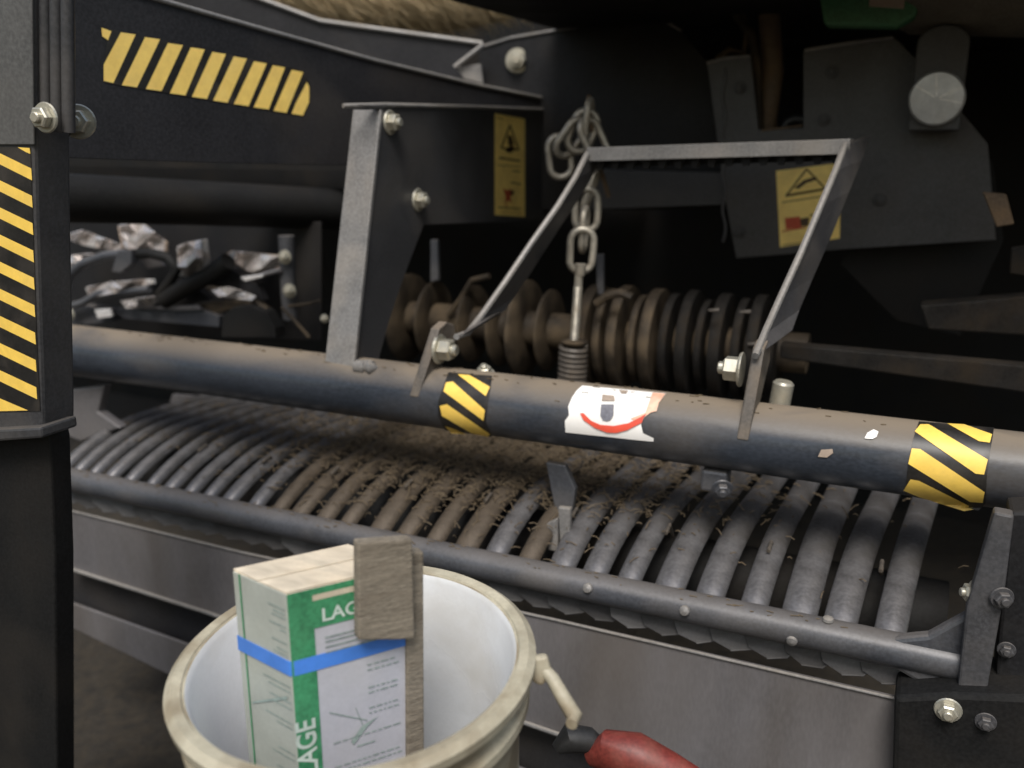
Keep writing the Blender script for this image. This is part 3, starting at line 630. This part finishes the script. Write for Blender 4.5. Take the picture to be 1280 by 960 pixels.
kt_('rod', [(1040, 425), (1120, 415), (1180, 400)], .003, KY-.04, 'disc')
kt_('rod', [(1010, 430), (1070, 490), (1130, 560)], .004, KY-.04, 'disc')
bolt(onY(*ZK([(1025, 212)])[0], KY-.015), (.2, -1, 0), .010, kt, m='zinc'); bolt(onY(*ZK([(1045, 358)])[0], KY-.015), (.2, -1, 0), .010, kt, m='zinc'); bolt(onY(*ZK([(1195, 478)])[0], KY-.03), (.2, -1, 0), .006, kt, m='zinc'); bolt(onY(*ZK([(90, 460)])[0], KY-.06), (.2, -1, 0), .011, kt)

# ================================================================== STRAW
bc = onP(435, -72, CAM+fwd_h*2.35, fwd_h)
st = G(); rnd = random.Random(3)
bale = thing('straw_bale', 'golden straw bale resting above the grey beams', 'bale', bc-V((0, 0, .1)))
vs, fs = [], []
nx, na = 40, 18; L = 1.15
for i in range(nx+1):
    t = i/nx*2-1; prof_r = .20*(1-abs(t)**2.6)**.5+.002
    for k in range(na):
        a = 2*math.pi*k/na; r = prof_r*(1+.03*rnd.random()); vs.append(bc+right*(t*L/2)+fwd_h*math.cos(a)*r+V((0, 0, math.sin(a)*r)))
for i in range(nx):
    for k in range(na): fs.append((i*na+k, i*na+(k+1) % na, (i+1)*na+(k+1) % na, (i+1)*na+k))
mk('bale_body', vs, fs, M['straw'], bale, smooth=True)
for j in range(8000):
    t = rnd.uniform(-.97, .97); a = rnd.uniform(0, 2*math.pi); r = .20*(1-abs(t)**2.6)**.5
    p = bc+right*(t*L/2)+fwd_h*math.cos(a)*r+V((0, 0, math.sin(a)*r))
    d = (right*rnd.uniform(.5, 1.2)+V((0, 0, rnd.uniform(-.9, -.1)))+fwd_h*rnd.uniform(-.4, .4)).normalized(); n = V((fwd_h*math.cos(a)+V((0, 0, math.sin(a)))))
    ln = rnd.uniform(.02, .055); w = d.cross(n).normalized()*.0008
    q = p+n*.001; e = q+d*ln+n*rnd.uniform(0, .006)
    st.add(([q-w, q+w, e+w*.4, e-w*.4, q+n*.001], [(0, 1, 2, 3), (0, 3, 4), (1, 4, 2)]))
so_ = st.mk('straw_stalks', M['straw'], bale); so_['kind'] = 'stuff'
# loose bits of straw on the pickup bands
st = G()
for j in range(5200):
    x = rnd.gauss(-.13, .22); u = min(21.9, max(2, rnd.gauss(14, 4))); i = int(u)
    if not xa < x < xb: continue
    y = prf[i][0]+(prf[i+1][0]-prf[i][0])*(u-i); z = prf[i][1]+(prf[i+1][1]-prf[i][1])*(u-i)+.007+rnd.uniform(-.004, .004)
    d = V((rnd.uniform(-1, 1), rnd.uniform(-.3, 1), rnd.uniform(-.3, .3))).normalized()*rnd.uniform(.003, .02)
    st.add(tube([(x, y, z), V((x, y, z))+d*.5+V((0, 0, .002)), V((x, y, z))+d], .0008, 4))
for j in range(170):
    on = rnd.random() < .5; x = rnd.uniform(xa+.05, xb-.1); a = rnd.gauss(1.75, .25); rr_ = PR if on else .0205; cy_, cz_ = (0, PIPE_Z) if on else (BY, BZ)
    p = V((x, cy_+math.cos(a)*(rr_+.0008), cz_+math.sin(a)*(rr_+.0008))); d = V((rnd.uniform(-1, 1), rnd.uniform(-.15, .15), 0)).normalized()*rnd.uniform(.002, .012)
    st.add(tube([p, p+d], .0007, 4))
tag(st.mk('straw_debris', M['dullstraw']), 'brown chopped straw lying across the curved pickup bands', 'straw', kind='stuff')

# ================================================================== BUCKET
RC = dep(443, 819, .80); RR = .147; RIMZ = RC.z
bk = thing('bucket', 'round cream plastic bucket with soiled rim and white inside', 'bucket', (RC.x, RC.y, RIMZ-.36))
BB = RIMZ-.36
assert abs(BB-GH) < .2, BB
def bz(z): return RR*(.84+.16*(z-BB)/.36)
pr = [(.001, BB), (bz(BB), BB), (bz(BB+.02), BB+.02), (bz(BB+.22), BB+.22), (RR-.006, RIMZ-.05), (RR-.004, RIMZ-.045), (RR+.004, RIMZ-.044), (RR+.004, RIMZ-.036), (RR-.004, RIMZ-.032), (RR-.003, RIMZ-.014), (RR+.003, RIMZ-.012), (RR+.004, RIMZ-.003), (RR, RIMZ+.001), (RR-.006, RIMZ), (RR-.009, RIMZ-.005),
      (bz(BB+.22)-.006, BB+.22), (bz(BB+.03)-.006, BB+.03), (bz(BB+.02)-.012, BB+.015), (.001, BB+.015)]
vs, fs = rev(pr, (RC.x, RC.y, 0), (0, 0, 1), 96, True)
n = len(pr); mi = []
for i in range(n): mi += [0 if i < 13 else 1]*96
mk('bucket_shell', vs, fs, [M['rim'], M['inner']], bk, smooth=True, mi=mi)
ring = [(RR+.002, RIMZ-.012), (RR+.010, RIMZ-.010), (RR+.011, RIMZ-.002), (RR+.005, RIMZ+.003), (RR-.003, RIMZ+.002), (RR-.006, RIMZ-.003)]
mk('bucket_rim', *rev(ring, (RC.x, RC.y, 0), (0, 0, 1), 96, True), M['rim'], bk, smooth=True)
tilt = Matrix.Rotation(math.radians(3.5), 3, right) @ Matrix.Rotation(math.radians(-2.5), 3, fwd_h)
bk.rotation_euler = tilt.to_euler(); bk.location = V((RC.x, RC.y, RIMZ))-tilt @ V((0, 0, .36))
hp = [dep(672, 838, .80), dep(690, 858, .79), dep(703, 882, .78), dep(716, 905, .77)]
eye = mk('handle_ear', *slab([dep(a, b, .79) for a, b in [(664, 830), (684, 828), (690, 852), (676, 868), (664, 862)]], fwd*.01), M['rim'], bk, bevel=.003)
mk('bail_handle', *tube(hp+[dep(712, 914, .76)], [.006, .006, .0065, .007, .005], 12), M['rim'], bk, smooth=True)

# ================================================================== CARDBOARD BOX
B = dep(358, 743, .735); A = onZ(290, 713, B.z); C = onZ(508, 708, B.z)
D = A+C-B; H = B.z-BB-.017
bx = thing('cardboard_box', 'white and green printed cardboard box standing in the cream bucket', 'box', ((A.x+C.x)/2, (A.y+C.y)/2, BB+.017))
top = [A, B, C, D]
vs = top+[p-V((0, 0, H)) for p in top]
body = mk('carton', vs, [(0, 1, 2, 3), (7, 6, 5, 4), (0, 4, 5, 1), (1, 5, 6, 2), (2, 6, 7, 3), (3, 7, 4, 0)], [M['card'], M['paper'], M['paper2']], bx, mi=[0, 1, 2, 1, 2, 1], bevel=.0015)
ac, nr = (C-B), (C-B).cross(V((0, 0, 1))).normalized(); al = (A-B); nl = al.cross(V((0, 0, 1))).normalized()
cen = (A+C)/2
nr = nr if (B-cen).dot(nr) > 0 else -nr; nl = nl if (B-cen).dot(nl) > 0 else -nl
WR, WL = ac.length, al.length
def faceR(u, v, l=0): return B+ac*u-V((0, 0, v))+nr*(.0006+l)         # u 0..1, v metres down
def faceL(u, v, l=0): return B+al*u-V((0, 0, v))+nl*(.0006+l)
def rect(u0, v0, u1, v1, sk=0): return [(u0, v0), (u1, v0+sk), (u1, v1+sk), (u0, v1)]
lay = [(rect(0, 0, .20, H-.01), 0, 0), (rect(.2, .0, 1, .006), 0, 0), (rect(.2, .011, 1, .036), 0, 0), (rect(.2, .006, 1, .0112), 3, 0)]
for v in (.046, .050, .055, .060): lay.append((rect(.28, v, .9, v+.0012), 2, 1))
rb_ = random.Random(11)
for v in (.082, .087, .104, .109, .124, .129, .148, .172, .177, .186):
    u = .62 if v < .14 else .3
    while u < .88: w = rb_.uniform(.02, .07); lay.append((rect(u, v, min(u+w, .9), v+.0011), 2, 1)); u += w+.015
lay += [([(.28, .118), (.28, .1168), (.60, .1352), (.60, .1364)], 2, 1), ([(.45, .152), (.55, .140), (.70, .135), (.60, .142), (.47, .156)], 2, 1), (rect(.5, .158, .66, .1592), 2, 1), ([(.5, .120), (.505, .120), (.56, .138), (.555, .139)], 2, 1)]
patch('printed_panel', lay, lambda x, y, l: faceR(x, y, l), body, [M['green'], M['ltext'], M['greytext'], M['card']], cell=.5)
lay = [(rect(.04, v, .04+w, v+.0011), 0, 1) for v, w in ((.014, .3), (.018, .22), (.022, .25), (.030, .3), (.034, .12), (.045, .28), (.052, .2), (.056, .26), (.085, .5), (.09, .4), (.10, .4), (.106, .33), (.12, .5), (.125, .3), (.15, .3), (.156, .42), (.17, .36))] + [([(.1, .095), (.8, .12), (.8, .122), (.1, .098)], 0, 1), (rect(.84, 0, .87, H-.02), 1, 0)]
patch('printed_side', lay, lambda x, y, l: faceL(x, y, l), body, [M['greytext'], M['green']], cell=.5)
def text(s, size, o, xd, yd, m, parent, nm='lettering'):
    cu = bpy.data.curves.new('t', 'FONT'); cu.body = s; cu.size = size; cu.offset = size*.02; t = bpy.data.objects.new('t', cu); COL.objects.link(t)
    dg = bpy.context.evaluated_depsgraph_get(); me = t.evaluated_get(dg).to_mesh(); vs = [o+xd*v.co.x+yd*v.co.y for v in me.vertices]; fs = [tuple(p.vertices) for p in me.polygons]
    bpy.data.objects.remove(t); return mk(nm, vs, fs, m, parent)
zu = V((0, 0, 1)); xr_ = ac.normalized()
text('LAGE', .0165, faceR(.26, .031, .0006), xr_*1.05, zu, M['ltext'], body)
text('LAGE', .024, faceR(.155, .172, .0006), zu*.95, -xr_, M['ltext'], body)
tz = V((0, 0, .0012))
m1, m2 = A.lerp(B, .5), D.lerp(C, .5)
e_ = .0012
for q in ((A.lerp(D, .01), A.lerp(B, .485), D.lerp(C, .485), D.lerp(A, .01)), (A.lerp(B, .515), B.lerp(A, .01), C.lerp(D, .01), D.lerp(C, .515))):
    mk('top_flap', *slab([p+V((0, 0, .0004)) for p in q], tz), M['card'], bx, bevel=.0005)
# strap
sz = None
for k in range(400):
    z = B.z-k*.0005; p = V((B.x, B.y, z)); d = p-CAM; py = CY-F*d.dot(up)/d.dot(fwd)
    if py > 836: sz = z; break
o_ = .0022; loop = [A, B, C, D]; outs = [cen.xy.to_3d()+(q.xy.to_3d()-cen.xy.to_3d())*1.025 for q in loop]
vs, fs = [], []; path = []
for i in range(4):
    a, b = outs[i], outs[(i+1) % 4]
    for t in (.03, .97): path.append(a.lerp(b, t))
for p in path: vs += [V((p.x, p.y, sz+.0068)), V((p.x, p.y, sz-.0068))]
for p in path: q = cen.xy.to_3d()+(p-cen.xy.to_3d())*.985; vs += [V((q.x, q.y, sz+.0068)), V((q.x, q.y, sz-.0068))]
n = len(path)
for i in range(n):
    j = (i+1) % n; fs += [(2*i, 2*j, 2*j+1, 2*i+1), (2*n+2*i, 2*n+2*i+1, 2*n+2*j+1, 2*n+2*j), (2*i, 2*n+2*i, 2*n+2*j, 2*j), (2*i+1, 2*j+1, 2*n+2*j+1, 2*n+2*i+1)]
mk('strap', vs, fs, M['blue'], bx)

# ================================================================== WOODEN BLOCK
wp = C+nr*.004; wn_ = nr
def onW(px, py, l=0): return onP(px, py, wp+wn_*l, wn_)
wb = thing('wooden_mallet', 'weathered grey wooden block on a stick leaning against the carton', 'mallet', V((C.x, C.y, BB+.017)))
mk('mallet_head', *slab([onW(447, 679, .012), onW(516, 674, .012), onW(519, 800, .012), onW(448, 801, .012)], -wn_*.012-al.normalized()*.0), M['wood'], wb, bevel=.002)
mk('mallet_handle', *slab([onW(508, 690), onW(530, 690), onW(531, 955), onW(509, 955)], -wn_*.012), M['wood'], wb, bevel=.002)

# ================================================================== RED TOOL on the ground side
tl_ = thing('hand_tool', 'red and black rubber gripped tool lying beside the bucket', 'tool', dep(760, 940, .86).xy.to_3d())
mk('red_grip', *tube([dep(738, 946, .93), dep(760, 938, .92), dep(795, 944, .91), (dep(835, 962, .90)), dep(880, 985, .90)], [.010, .020, .022, .018, .014], 18), M['red'], tl_, smooth=True)
mk('black_head', *tube([dep(695, 936, .93), dep(712, 922, .93), dep(735, 925, .93), dep(752, 936, .93)], [.006, .015, .013, .009], 16), M['rubber'], tl_, smooth=True)
